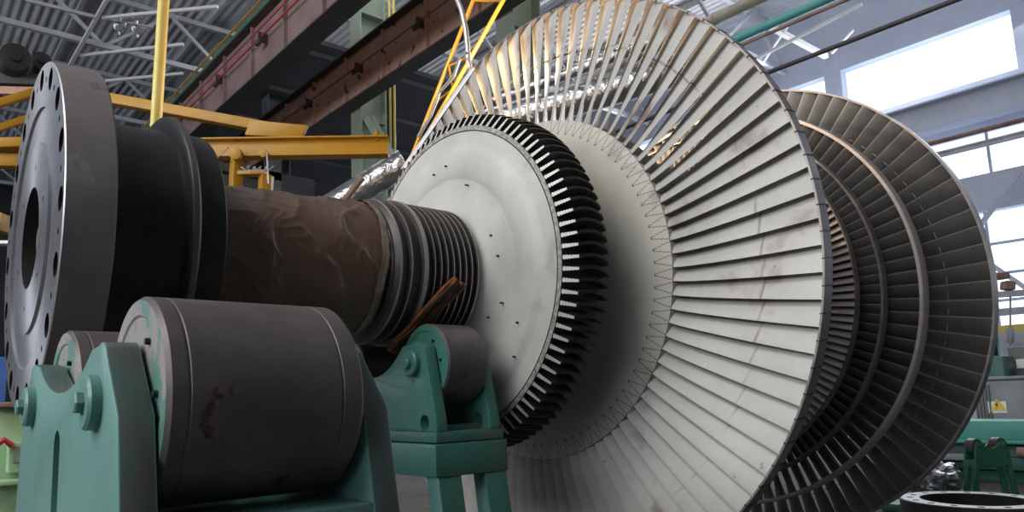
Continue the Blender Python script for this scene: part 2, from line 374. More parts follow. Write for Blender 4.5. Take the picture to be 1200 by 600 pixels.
for i in range(NT):
    th = 2 * PI * (i + .35) / NT
    NZ = 6
    secs = []
    xs = [2.050, 2.095, 2.13, 2.17, 2.21, 2.25, 2.28, 2.298]
    for xi, xv in enumerate(xs):
        rtop = [.868, .936, .944, .950, .954, .952, .948, .940][xi]
        L = []; Rr = []
        for q in range(NZ * 2 + 1):
            fr = q / (NZ * 2); r = .860 + (rtop - .860) * fr
            w = (.0135 - .0055 * fr) * (1 if q % 2 == 0 else .58)
            if xi == 0: w = .0135
            o = toff(xv)
            L.append((r, o - w)); Rr.append((r, o + w))
        secs.append((xv, L + Rr[::-1]))
    k = len(tm.v); n = len(secs[0][1])
    # front face is laid on the slope between the first two sections
    for xi, (xv, sec) in enumerate(secs):
        for (r, tt) in sec:
            xq = xv
            if xi == 0:
                fr = 0; 
            a = th + tt / r
            tm.v.append(Vector((xq, -r * math.cos(a), r * math.sin(a))))
    # replace section 0 by the slanted front face
    for j, (r, tt) in enumerate(secs[1][1]):
        fr = (r - .860) / (.936 - .860); rr_ = r; a = th + tt / r
        tm.v[k + j] = Vector((2.049 + .040 * fr, -rr_ * math.cos(a), rr_ * math.sin(a)))
    half = n // 2
    for j in range(half - 1):
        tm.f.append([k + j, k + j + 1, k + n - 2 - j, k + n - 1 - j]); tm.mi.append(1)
    for xi in range(len(xs) - 1):
        for j in range(n):
            a_, b_ = k + xi * n + j, k + xi * n + (j + 1) % n
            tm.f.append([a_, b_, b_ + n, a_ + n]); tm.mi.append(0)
    e = k + (len(xs) - 1) * n
    tm.f.append([e + j for j in range(n)]); tm.mi.append(0)
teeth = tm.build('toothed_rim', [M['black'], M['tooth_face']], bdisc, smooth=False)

# --- near bladed disc
MB().lathe([(2.30, .55), (2.48, .52), (2.56, .56), (2.61, .66), (2.635, .80), (2.645, .93), (2.665, 1.0), (2.678, 1.030), (2.85, 1.035), (2.87, .95), (2.95, .92)], 192,
           mis=[1, 1, 0, 0, 0, 0, 0, 0, 1, 1]).build('bladed_disc', [M['rootdisc'], M['rail']], P_)
# inner drum between the two flows and far discs
MB().lathe([(2.9, .92), (3.4, .93), (4.2, .93), (4.25, .94), (4.6, .97), (4.93, 1.0), (5.09, 1.03), (5.1, .5), (5.5, .40), (7.2, .36), (7.2, .02)], 128).build('rotor_drum', M['rail'], P_)

def blade_mesh(name, x_root, r0, r1, c0, c1, g0, g1, sgn, thick, matl, nr=16, camber=.10, nub=None, nb=10, xtip=None, powr=1., edge=None):
    """one blade standing along -Y, leading edge at low x; sgn gives the lean of the chord"""
    mb = MB(); xtip = x_root if xtip is None else xtip
    for i in range(nr + 1):
        f = i / nr; r = r0 + (r1 - r0) * f
        c = c0 + (c1 - c0) * f; g = R(g0 + (g1 - g0) * f ** powr)
        xs = x_root + (xtip - x_root) * f
        fl = max(0, 1 - f * 12) ** 2
        dx, dt = math.cos(g), math.sin(g) * sgn; nx, nt = -dt, dx
        top = []; bot = []
        for j in range(nb + 1):
            u = (j / nb) ** 1.6
            cam_ = camber * c * 4 * u * (1 - u) * (1 - .6 * f)
            th = thick * (1 - .55 * f) * (1 + fl * .6) * (2.2 * math.sqrt(u + .003) * (1 - u) ** .8 * .8 + .12)
            for sg, lst in ((1, top), (-1, bot)):
                w = cam_ + sg * th / 2
                lst.append((xs + dx * u * c + nx * w, (dt * (u - .5) * c + nt * w)))
        for (xv, tt) in top + bot[::-1]: mb.v.append(Vector((xv, -r, tt)))
    n = 2 * (nb + 1)
    for i in range(nr):
        for j in range(n): mb.f.append([i * n + j, i * n + (j + 1) % n, (i + 1) * n + (j + 1) % n, (i + 1) * n + j]); mb.mi.append(1 if edge and (j == 0 or j >= n - 2) else 0)
    mb.f.append(list(range(n))); mb.mi.append(0); mb.f.append([nr * n + j for j in range(n)]); mb.mi.append(0)
    if nub:
        r, L, w, xo = nub
        mb.tube([(xo, -r, -L), (xo, -r, 0), (xo, -r, L)], [w * .5, w, w * .5], 8)
    o = mb.build(name, [matl, edge] if edge else matl, None, ang=40)
    return o

def ring_of(proto, n, idx, parent, name, off=0.):
    for i in idx:
        c = proto.copy(); c.name = name; COL.objects.link(c); c.parent = parent
        c.rotation_euler = (-2 * PI * (i + off) / n, 0, 0)
def ring_rest(proto, n, idx, parent, name, off=0., label=None):
    mb = MB(); me = proto.data
    for i in idx:
        rot = Matrix.Rotation(-2 * PI * (i + off) / n, 3, 'X'); k = len(mb.v)
        mb.v += [rot @ v.co for v in me.vertices]
        for p in me.polygons: mb.f.append([k + q for q in p.vertices]); mb.mi.append(p.material_index)
    o = mb.build(name, list(me.materials), parent, ang=40); o['kind'] = 'stuff'; return o

# near last-stage row
NB = 92
pF = blade_mesh('long_blade', 2.682, 1.03, 1.752, .215, .205, 36, 68, 1, .013, M['blade'], nr=20, camber=.07,
                nub=(1.475, .040, .007, 2.80), xtip=2.738, powr=.75)
visF = [i for i in range(-19, 39)]
# far last-stage row
pH = blade_mesh('long_blade', 4.945, 1.02, 1.752, .20, .20, 25, 60, -1, .012, M['blade_shaded'], nr=16, camber=-.1,
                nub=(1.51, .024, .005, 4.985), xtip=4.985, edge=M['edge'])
visH = [i for i in range(-22, 20)]
ring_of(pF, NB, visF, P_, 'long_blade', .40); ring_of(pH, NB, visH, P_, 'long_blade', .1)
ring_rest(pF, NB, [i for i in range(NB) if (i not in visF and i - NB not in visF)], P_, 'long_blade', .40)
ring_rest(pH, NB, [i for i in range(NB) if (i not in visH and i - NB not in visH)], P_, 'long_blade', .1)
bpy.data.objects.remove(pF); bpy.data.objects.remove(pH)
# shroud bands
MB().lathe([(2.738, 1.750), (2.812, 1.750), (2.812, 1.760), (2.738, 1.760)], 184, close=True).build('shroud_band', M['shroud'], P_)
jn = MB()
for i in range(NB):
    t = 2 * PI * (i + .1) / NB
    rot = Matrix.Rotation(-t, 3, 'X')
    a, b = rot @ Vector((2.734, -1.7555, 0)), rot @ Vector((2.815, -1.7555, .012))
    jn.bar(a, b, .004, .014, up=rot @ Vector((0, -1, 0)))
jn.build('shroud_joint', M['black'], P_)
tag([o for o in bpy.data.objects if o.name == 'shroud_joint'][0], kind='stuff')
MB().lathe([(4.985, 1.750), (5.06, 1.750), (5.06, 1.764), (4.985, 1.764)], 184, close=True).build('shroud_band', M['shroud'], P_)
# inner far stages: (x front, axial width, hub radius, tip radius, count, stagger, band thickness)
for (xf, w, r0, r1, n, g, bt, bm_) in ((4.265, .045, .93, 1.235, 156, 38, .012, 'shroud'), (4.465, .055, .95, 1.308, 128, 35, .02, 'shroud'), (4.60, .075, .97, 1.478, 104, 30, .028, 'shroud_light')):
    p = blade_mesh('short_blade', xf, r0, r1, w * (1.0 if xf < 4.3 else 1.9), w * (1.0 if xf < 4.3 else 1.9), g + 6, g + 20, 1 if xf < 4.3 else -1, .006, M['shroud_light' if xf < 4.3 else 'blade_shaded'], nr=5, camber=-.12, nb=6, edge=M['edge'])
    ring_rest(p, n, range(n), P_, 'blade_row'); bpy.data.objects.remove(p)
    MB().lathe([(xf - .005, r1), (xf + w, r1), (xf + w, r1 + bt), (xf + .01, r1 + bt), (xf - .005, r1 + bt * .7)], 160, close=True).build('shroud_band', M[bm_], P_)

# --- brown paper wrap on the shaft
wm = MB(); NW, NA = 170, 300
def wr(s, t):
    f = s
    base = .318 + (.352 - .318) * f ** 1.2
    p = Vector((s * 3.0 + .25 * math.sin(t * 2), math.cos(t) * 1.3 + s * .8, math.sin(t) * 1.3))
    a = 1 - abs(noise.noise(p * 1.15 + Vector((3, 1, 2)))) * 2
    b = 1 - abs(noise.noise(p * 3.4 + Vector((8, 4, 1)) + Vector((1, 0, 0)) * noise.noise(p * 2))) * 2
    c = 1 - abs(noise.noise(p * 7 + Vector((1, 9, 4)))) * 2
    v = .0120 * max(a, .1) ** 3 + .0040 * max(b, 0) ** 3 * (.3 + max(a, 0)) + .0008 * max(c, 0) ** 2 - .006
    v += noise.noise(p * .8) * .006
    sag = .012 * math.exp(-((t + .9) / .9) ** 2)
    e = min(1, (1 - f) * 12) * .7 + .3
    return base + v * e + sag * .5
for i in range(NW + 1):
    s = i / NW; jit = 0
    for j in range(NA):
        t = -PI + 2 * PI * j / NA
        xe = .60 + s * (.84 + .02 * noise.noise(Vector((math.cos(t) * 2, math.sin(t) * 2, 5))) * s + .035 * math.sin(t * 1 - .6) * s)
        r = wr(s, t); wm.v.append(Vector((xe, -r * math.cos(t), r * math.sin(t))))
for i in range(NW):
    for j in range(NA): wm.f.append([i * NA + j, i * NA + (j + 1) % NA, (i + 1) * NA + (j + 1) % NA, (i + 1) * NA + j]); wm.mi.append(0)
wrap = wm.build('paper_wrapping', M['wrap'], P_, ang=80); wrap['label'] = 'crumpled glossy brown protective paper around the shaft'
tp = MB(); NTp = 150
for i, (dx, dr) in enumerate(((-.045, .004), (-.03, .007), (-.012, .004), (.004, -.004))):
    for j in range(NTp):
        t = -PI + 2 * PI * j / NTp
        xe = 1.44 + .035 * math.sin(t - .6) + .02 * noise.noise(Vector((math.cos(t) * 2, math.sin(t) * 2, 5)))
        dj = .012 * noise.noise(Vector((math.cos(t) * 7, math.sin(t) * 7, i * 1.)))
        r = .354 + dr + .003 * noise.noise(Vector((math.cos(t) * 12, math.sin(t) * 12, 2 + i))); tp.v.append(Vector((xe + dx + dj, -r * math.cos(t), r * math.sin(t))))
for i in range(3):
    for j in range(NTp): tp.f.append([i * NTp + j, i * NTp + (j + 1) % NTp, (i + 1) * NTp + (j + 1) % NTp, (i + 1) * NTp + j]); tp.mi.append(0)
tp.build('adhesive_tape', M['tape'], wrap, ang=80)

# ================================================================== ROLLER STANDS
def horned(yb, zb, zc, zt, half, zmid, ymid, y_bot, z_bot, rb, k=1.):
    """symmetric cradle plate outline in (y, z)"""
    pts = []
    # crescent between the horns, from +y to -y
    yi = yb - .06 * k
    L = []
    for i in range(13):
        f = -1 + 2 * i / 12
        L.append((-f * yi * .92, zc + (zt - zc) * (abs(f) ** 2.2) * .93))
    for i in range(7):                      # rounded horn top at -y
        a = PI / 2 + .5 - (PI * .5 + .2) * i / 6
        pts.append((-(yb + .03 * k) - .07 * k * math.cos(a), zt - .06 * k + .065 * k * math.sin(a)))
    right_ = L + pts + [(-ymid, zmid), (-y_bot, z_bot)]
    mirror = [(y_bot, z_bot), (ymid, zmid)] + [(-y, z) for (y, z) in pts[::-1]]
    return right_ + mirror

def stand(name, label, X0, t, X1, yb, zr, rr, s1, s2, outline, slot, boss, base, legs, worn, yc=0):
    TM = M['teal'] if worn else M['teal_deep']; gv = .0019 if worn else .0002
    root = empty(name, ((X0 + X1) / 2, yc, 0), label, 'roller stand')
    lx = root.location.x
    for k, xp in enumerate((X0, X1 - t)):
        pl = MB().prism(outline, xp - lx, xp + t - lx, lambda p, q, e: Vector((e, p, q))).build('cradle_plate', [TM, M['grimy_shade']] if worn else TM, root, bevel=.004)
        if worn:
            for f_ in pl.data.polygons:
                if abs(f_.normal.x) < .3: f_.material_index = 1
        for (y0, y1, z0, z1) in slot:
            c = MB(); w = (y1 - y0) / 2; zc1, zc0 = z1 - w, z0 + w; yc = (y0 + y1) / 2
            poly = [(yc + w * math.cos(PI * i / 8), zc1 + w * math.sin(PI * i / 8)) for i in range(9)] + [(yc + w * math.cos(PI + PI * i / 8), zc0 + w * math.sin(PI + PI * i / 8)) for i in range(9)]
            c.prism(poly, xp - .1 - lx, xp + t + .1 - lx, lambda p, q, e: Vector((e, p, q)))
            cut(pl, c.build('cutter', TM, root, smooth=False))
    for sy in (-1, 1):
        y = sy * yb
        ro = MB().lathe([(s1 - lx, .001), (s1 - lx, rr * .80), (s1 - .004 - lx, rr * .82), (s1 - .004 - lx, rr - .008), (s1 + .006 - lx, rr), (s1 + .035 - lx, rr), (s1 + .037 - lx, rr - gv), (s1 + .041 - lx, rr - gv), (s1 + .043 - lx, rr), (s2 - .06 - lx, rr), (s2 - .058 - lx, rr - gv), (s2 - .055 - lx, rr - gv), (s2 - .053 - lx, rr), (s2 - .012 - lx, rr), (s2 - lx, rr - .012), (s2 - lx, .001)], 96, c=(0, y, zr),
                   mis=[1, 1, 2] + [0] * 11 + [1]).build('roller', [M['roller'], M['roller_end'] if worn else TM, M['roller_end'] if worn else TM], root)
        ro['label'] = 'dark steel roller'
        for a in (55, 5, -50, 130, 190, 250):
            MB().lathe([(s1 - .010 - lx, .001), (s1 - .010 - lx, rr * .03), (s1 - lx, rr * .034)], 12, c=(0, y - rr * .66 * math.cos(R(a)), zr + rr * .66 * math.sin(R(a)))).build('end_bolt', M['black'], ro)
        # axle with boss and nut on the outer faces
        MB().lathe([(X0 + .01 - lx, .03), (X1 - .01 - lx, .03)], 20, c=(0, y, zr)).build('axle', M['rail'], root)
        for sx, xf in ((-1, X0), (1, X1)):
            br, bt = boss
            b = MB().lathe([(xf - lx, .001), (xf - lx, br), (xf + sx * (bt - .006) - lx, br), (xf + sx * bt - lx, br - .006), (xf + sx * bt - lx, .001)], 48, c=(0, y, zr)).build('axle_cap', TM, root)
            hx = MB().lathe([(xf + sx * bt - lx, br * .42), (xf + sx * (bt + br * .24) - lx, br * .42), (xf + sx * (bt + br * .30) - lx, br * .36), (xf + sx * (bt + br * .30) - lx, .001)], 6 if worn else 16, c=(0, y, zr)).build('nut', TM, b)
    base(root, lx)
    for (b0, b1) in legs: pass
    return root

def base1(root, lx):
    MB().box(-.05 - lx, .47 - lx, -.60, .60, 1.055, 1.165).box(-.09 - lx, .54 - lx, -.632, .632, .98, 1.075).build('base_block', M['teal'], root, bevel=.006)
    MB().box(-.03 - lx, .46 - lx, -.52, .52, .0, 1.055).build('pedestal', M['teal'], root, bevel=.01)
o1 = horned(.394, 1.399, 1.428, 1.517, .9, 1.372, .558, .618, 1.075, .08, k=.62)
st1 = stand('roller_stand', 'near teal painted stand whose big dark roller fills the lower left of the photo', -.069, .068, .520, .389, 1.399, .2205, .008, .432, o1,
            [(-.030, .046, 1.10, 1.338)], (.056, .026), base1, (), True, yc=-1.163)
# sloping sides carry worn paint with shade painted into its tone
def base2(root, lx):
    MB().box(1.525 - lx, 1.925 - lx, -.548, .548, 1.195, 1.243).build('base_plate', M['teal_worn'], root, bevel=.004)
    MB().box(1.515 - lx, 1.94 - lx, -.555, .555, 1.045, 1.19).build('base_block', M['teal_deep'], root, bevel=.006)
    for sy in (-1, 1):
        for (xa, xb) in ((1.53, 1.66), (1.80, 1.93)):
            MB().prism([(sy * .46, 1.045), (sy * .55, 1.045), (sy * .72, .05), (sy * .60, .05)] , xa - lx, xb - lx, lambda p, q, e: Vector((e + (0.0 if xa < 1.7 else .0), p, q))).build('leg', M['teal_deep'], root, bevel=.004)
    MB().prism([(-.43, 1.045), (-.30, 1.045), (-.50, .05), (-.62, .05)], 1.53 - lx, 1.62 - lx, lambda p, q, e: Vector((e, p, q)))
    MB().box(1.50 - lx, 1.96 - lx, -.78, .78, 0, .05).build('foot_plate', M['teal_deep'], root, bevel=.004)
    MB().box(1.60 - lx, 1.85 - lx, -.47, -.40, 1.24, 1.27).build('cross_bar', M['teal_worn'], root)
o2 = horned(.372, 1.557, 1.505, 1.655, .5, 1.30, .545, .548, 1.243, .06)
st2 = stand('roller_stand', 'smaller teal roller stand beneath the ringed shaft, in front of the bare disc', 1.53, .06, 1.905, .372, 1.557, .19, 1.60, 1.84, o2,
            [(-.49, -.42, 1.245, 1.32)], (.062, .03), base2, (), False)

# orange strap hanging between shaft rings and stand
def oncyl(u, v, r):
    d = at(u, v, d=1) - CAMPOS; o = CAMPOS - Vector((0, 0, ZA))
    a, b, c = d.y ** 2 + d.z ** 2, 2 * (o.y * d.y + o.z * d.z), o.y ** 2 + o.z ** 2 - r * r
    return CAMPOS + d * ((-b - math.sqrt(max(b * b - 4 * a * c, 0))) / (2 * a))
st = MB()
for k in range(7):
    P2 = [oncyl(u + k * 2.2 - 6 + rnd.uniform(-2, 2), v + k * 1.3 - 4 + rnd.uniform(-2, 2), .395 + .008 * (k % 3)) for (u, v) in ((540, 331), (527, 341), (512, 357), (500, 372), (487, 388), (472, 403), (462, 412))]
    Q = []
    for i in range(len(P2) - 1):
        for j in range(4): Q.append(P2[i].lerp(P2[i + 1], j / 4))
    Q.append(P2[-1]); st.tube(Q, .010, 8, mi=1 if k % 3 == 2 else 0)
tag(st.build('lifting_strap', [M['orange'], M['black']]), 'frayed orange brown strap hanging below the ringed part of the shaft', 'strap')

# ================================================================== BESIDE THE ROTOR
# yellow twin-rail lattice, silver hose, aluminium strip
lat = empty('yellow_lattice', at(480, 230, x=3.0), 'leaning yellow lattice of two rails behind the bare disc', 'lattice frame')
a0, a1 = at(557, -6, x=3.3), at(476, 200, x=3.05)
b0, b1 = at(592, -4, x=3.3), at(496, 166, x=3.10)
for (p, q) in ((a0, a1), (b0, b1)): MB().tube([local(lat, p), local(lat, q)], .018, 10).build('rail', M['yellow'], lat)
for (f, g) in ((.03, .03), (.38, .62), (.62, .62), (.40, .40), (.85, .98)):
    MB().tube([local(lat, a0.lerp(a1, f)), local(lat, b0.lerp(b1, g))], .010, 8).build('rung', M['yellow'], lat)
al = MB(); p, q = at(556, 80, x=2.60), at(474, 197, x=2.40)
al.bar(p, q, .022, .010, up=(1, 0, .3)); al.bar(p + Vector((0, .03, -.0)), q + Vector((0, .03, 0)), .008, .022, up=(1, 0, .3), mi=0)
tag(al.build('metal_strip', M['alu']), 'bare aluminium strip leaning along the left rim of the blade ring', 'strip')
hz = [at(*c, x=2.75) for c in ((533, -8), (541, 12), (546, 35), (548, 55), (549, 72), (551, 80))]
h2 = [at(*c, x=2.70) for c in ((547, 62), (538, 70), (532, 88), (524, 98), (515, 108), (512, 118), (505, 135), (490, 160))]
tag(MB().tube(hz, .020, 10).build('hose', M['hose']), 'silver hose hanging down to the top of the aluminium strip', 'hose')
tag(MB().tube(h2, .011, 10).build('hose', M['hose']), 'thin silver hose sagging beside the aluminium strip', 'hose')

# yellow pole in front
pt, pb = at(192.5, -10, x=.95), at(181, 175, x=.95)
yp = MB(); pb2 = pb + (pb - pt) * .6
yp.tube([pt, pb + (pb - pt) * .05], .038, 24)
tag(yp.build('yellow_pole', M['paleyellow']), 'upright pale yellow pole rising behind the shaft collar', 'pole')

# ================================================================== JIB / YELLOW CRANE behind
cr = empty('jib_crane', at(140, 260, d=10), 'yellow overhead crane arms crossing behind the shaft', 'crane')
D = 10.
def L(u, v, d=D): return local(cr, at(u, v, d=d))
bm_ = MB(); a, b = L(130, 176.5), L(455, 172)
bm_.ibeam(a, b, .20, .27, .022); bo = bm_.build('boom', M['yellow'], cr, bevel=.003)
# wide plate on the boom and end stop
gp = [(287, 158), (294, 141), (360, 147), (353, 162)]
c_ = MB(); dv = RM @ Vector((0, 0, 1)) * .10
vs = [L(*g) - dv * .2 for g in gp] + [L(*g) + dv for g in gp]
c_.add(vs, [(0, 1, 2, 3), (7, 6, 5, 4), (0, 4, 5, 1), (1, 5, 6, 2), (2, 6, 7, 3), (3, 7, 4, 0)]).build('gusset_box', M['yellow'], cr, bevel=.003)
MB().bar(L(441, 165), L(442, 154), .05, .06).build('end_stop', M['yellow'], cr)
MB().bar(L(100, 111, 10.5), L(324, 152, 10.2), .16, .14).build('upper_arm', M['yellow'], cr, bevel=.004)
MB().bar(L(-20, 127, 9), L(40, 108, 9.4), .12, .09).build('brace', M['yellow'], cr, bevel=.003)
MB().bar(L(-20, 156, 9), L(60, 130, 9.6), .12, .08).build('brace', M['yellow'], cr, bevel=.003)
MB().bar(L(-20, 172, 9), L(40, 170, 9.2), .3, .12).build('platform', M['yellow'], cr, bevel=.003)
MB().bar(L(-20, 188, 9), L(40, 190, 9.2), .15, .16).build('brace', M['yellow'], cr, bevel=.003)
hb = MB()
hb.bar(L(278, 180), L(276, 222), .14, .17); hb.bar(L(311, 205), L(310, 226), .14, .15); hb.bar(L(278, 204), L(312, 203), .16, .06)
ho = hb.build('hoist', M['yellow'], cr, bevel=.006)
for u in (281, 313): 
    c = L(u, 183); n_ = RM @ Vector((0, 0, -1)); 
    MB().tube([c + n_ * .13, c + n_ * .21], .085 if u < 300 else .055, 20).build('trolley_wheel', M['yellow'], ho, bevel=.005)
cb = MB()
for k in range(5):
    u0 = 283 + k * 7; cb.tube([L(u0, 196, 9.8), L(u0 + 4, 199 + k % 2 * 4, 9.75), L(u0 + 9, 195, 9.8)], .010, 6)
cb.tube([L(250, 190, 9.8), L(268, 172, 9.8), L(272, 188, 9.8)], .008, 6)
cb.tube([L(313, 178, 9.75), L(314, 215, 9.75)], .010, 6)
cb.build('hoist_cable', M['hose'], cr)
MB().bar(L(319, 207, 10), L(318, 224, 10), .03, .05).build('hoist_marking', M['white'], ho)

# ================================================================== HALL
def struct(o, name=None): o['kind'] = 'structure'; return o
struct(MB().box(-16, 26, -14, 46, -.2, 0).build('floor', M['floor'], smooth=False))
# roof panels with corrugation-like ribs and skylight openings
def roof():
    mb = MB(); z0, z1 = 15.0, 15.12
    xs = [-16, 9.6, 12.2, 26]
    # skylight strips along Y between x 9.6 and 12.2, broken every 6 m
    mb.box(-16, 8.7, -14, 46, z0, z1); mb.box(10.3, 26, -14, 46, z0, z1)
    for k in range(11): mb.box(8.7, 10.3, -14 + k * 6 - .35 - .0, -14 + k * 6 + .35, z0, z1)
    return mb
M['roof'] = mat('corrugated_roof_sheet', (.58, .59, .61), (.70, .71, .73), .9, rough=.7)
t = M['roof'].node_tree; b = [x for x in t.nodes if x.type == 'BSDF_PRINCIPLED'][0]
w_ = N(t, 'ShaderNodeTexWave', Scale=1.1); tc = N(t, 'ShaderNodeTexCoord'); t.links.new(tc.outputs['Object'], w_.inputs['Vector'])
bp = N(t, 'ShaderNodeBump', Strength=.6, Distance=.10); t.links.new(w_.outputs[1], bp.inputs['Height']); t.links.new(bp.outputs[0], b.inputs['Normal'])
struct(roof().build('ceiling', M['roof'], smooth=False))
sk = MB().box(8.7, 10.3, -14, 46, 15.14, 15.16).build('window_1', M['dirtyglass'], smooth=False); struct(sk)

# right-hand wall with long window bands
XW = 25.
bands = [(0, 3.0), (6.5, 7.62), (8.95, 10.5), (12.35, 15)]
wallr = MB()
for (z0, z1) in bands: wallr.box(XW, XW + .4, -14, 46, z0, z1)
for yc in (1.9, 7.35, 12.8, 18.2, 23.7, 29.2, 34.6, 40, -3.6, -9): wallr.box(XW - .02, XW + .42, yc - .28, yc + .28, 0, 15)
struct(wallr.build('wall_right', M['wallblue'], smooth=False))
gl = 2
for (z0, z1) in ((3.0, 6.5), (7.62, 8.95), (10.5, 12.35)):
    w = struct(MB().box(XW + .2, XW + .22, -14, 46, z0, z1).build('window_%d' % gl, M['glass'], smooth=False)); gl += 1
    fr = MB(); nst = {2: 1.1, 3: 2.7, 4: 99}[gl - 1]
    y = -13.
    while y < 46 and nst < 50: fr.box(XW + .12, XW + .2, y - .035, y + .035, z0, z1); y += nst
    if z0 < 5:
        for zz in (3.8, 4.6, 5.5): fr.box(XW + .12, XW + .2, -14, 46, zz - .04, zz + .04)
    if fr.v: fr.build('window_frame', M['wallblue'], w, smooth=False)
# crane rail girder and braces along the right wall
def cg(name, x, z, w, h, matl, label, cat='girder', t=.05, y0=-10, y1=44):
    return tag(MB().ibeam((x, y0, z), (x, y1, z), w, h, t).build(name, matl, smooth=False), label, cat)
cg('wall_girder', 24.3, 9.55, .6, .9, M['wallblue'], 'blue grey crane girder along the bright window wall')
cg('wall_rail', 24.0, 8.25, .16, .16, M['truss'], 'thin rail in front of the middle window band', 'rail')
tag(MB().tube([(23.9, -8, 8.62), (23.9, 40, 8.62)], .07, 8).build('rusty_pipe', M['rust']), 'rusty pipe running along under the wall girder', 'pipe')
for (ya, za, yb_, zb_, nm) in ((2.3, 7.3, 4.9, 4.2, 'long'), (2.2, 3.6, 4.4, 6.0, 'short')):
    tag(MB().bar((24.3, ya, za), (24.3, yb_, zb_), .12, .12).build('wall_brace', M['wallblue']), 'blue grey %s diagonal brace across the lower right windows' % nm, 'brace')
# far wall and left wall, near walls behind the camera
struct(MB().box(-16, 25, 46, 46.4, 0, 15).build('wall_back', M['darkwall'], smooth=False))
wl = MB(); wl.box(-16.4, -16, -14, 46, 0, 5.0); wl.box(-16.4, -16, -14, 46, 10.5, 15)
for k in range(8): wl.box(-16.4, -16, -14 + k * 8 - .5, -14 + k * 8 + .5, 5, 10.5)
struct(wl.build('wall_left', M['wallblue'], smooth=False))
struct(MB().box(-16.22, -16.2, -14, 46, 5, 10.5).build('window_5', M['glass'], smooth=False))
struct(MB().box(-16, 25, -14.4, -14, 0, 15).build('wall_front', M['darkwall'], smooth=False))

# crane runway girders along Y on the column row
def girder(name, x, zb, h, w, web, label, ribstep, yA=-6, yB=40, cables=False):
    root = empty(name, (x, yA, zb), label, 'crane girder')
    MB().box(0, .05, 0, yB - yA, .04, h - .04).build('web', web, root, smooth=False)
    MB().box(-.10, w, 0, yB - yA, 0, .04).build('bottom_flange', M['girder_dark'], root, smooth=False)
    MB().box(-.22, w, 0, yB - yA, h - .04, h).build('top_flange', M['girder_dark'], root, smooth=False)
    y = .5
    while y < yB - yA: MB().box(-.10, 0, y - .03, y + .03, .04, h - .04).build('stiffener_rib', web, root, smooth=False); y += ribstep
    MB().tube([(-.16, 0, h * .55), (-.16, yB - yA, h * .55)], .025, 6).build('conduit', M['rust'] if not cables else M['redcable'], root)
    y = 1.6
    while y < yB - yA: MB().box(-.24, 0, y - .02, y + .02, h * .45, h * .62).box(-.26, -.2, y - .1, y + .14, h * .40, h * .48).build('conduit_bracket', M['girder_dark'], root, smooth=False); y += ribstep * 1.5
    if cables:
        MB().tube([(-.20, 0, h * .68), (-.20, yB - yA, h * .68)], .02, 6).build('red_cable', M['redcable'], root)
        MB().tube([(-.20, 0, h * 1.02), (-.20, yB - yA, h * 1.02)], .035, 6).build('green_cable', M['greencable'], root)
        MB().tube([(-.26, 0, h * 1.12), (-.26, yB - yA, h * 1.12)], .03, 6).build('yellow_rail', M['yellow'], root)
    return root
girder('crane_girder', 9.14, 9.5, 1.40, .34, M['girder'], 'rust brown riveted crane girder passing behind the bladed ring', 1.9)
girder('crane_girder', 6.45, 9.5, 1.45, .45, M['maroon'], 'maroon grey crane girder at upper left with red and green cables', 1.9, cables=True)
dk = MB().box(6.95, 8.0, -6, 40, 10.98, 11.04)
for k in range(16): dk.box(6.95, 8.0, -5 + k * 2.8, -4.85 + k * 2.8, 10.90, 10.98)
tag(dk.build('crane_walkway', M['girder_dark'], smooth=False), 'dark walkway deck on top of the maroon crane girder', 'walkway')
cl = MB().box(8.6, 19, 15.5, 45, 12.2, 12.35)  # dark panel with cross strips, added to keep this gap dark
for k in range(9): cl.box(8.6, 19, 16 + k * 3, 16.12 + k * 3, 12.05, 12.2)
tag(cl.build('added_dark_panel', M['darkwall'], smooth=False), 'added black panel standing in for the dark hall beyond the green column', 'roof')
# columns of the row, each its own thing
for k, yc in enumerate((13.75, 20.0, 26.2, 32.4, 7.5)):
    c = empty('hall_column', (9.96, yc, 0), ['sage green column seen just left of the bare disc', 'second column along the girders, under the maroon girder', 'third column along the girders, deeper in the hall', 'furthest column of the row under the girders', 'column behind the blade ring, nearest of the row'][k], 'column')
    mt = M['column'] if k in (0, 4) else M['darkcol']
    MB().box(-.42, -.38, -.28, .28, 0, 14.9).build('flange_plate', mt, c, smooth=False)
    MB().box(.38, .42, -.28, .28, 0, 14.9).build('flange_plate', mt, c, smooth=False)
    MB().box(-.38, .38, -.03, .03, 0, 14.9).build('web_plate', mt, c, smooth=False)
    rb = MB()
    for q in range(9): rb.box(-.38, .38, -.26, .26, 1.2 + q * 1.6, 1.23 + q * 1.6)
    rb.build('stiffener', mt, c, smooth=False)
tag(MB().bar(at(432, 138, d=19.5), at(470, 205, d=18.5), .22, .22).build('diagonal_brace', M['column']), 'pale sage diagonal brace right of the green column', 'brace')
pp = MB(); 
for u in (456, 461): pp.tube([at(u, -5, d=21), at(u + 2, 190, d=21)], .035, 8)
tag(pp.build('vertical_pipes', M['paleyellow']), 'pair of pale yellow vertical pipes beside the green column', 'pipe')

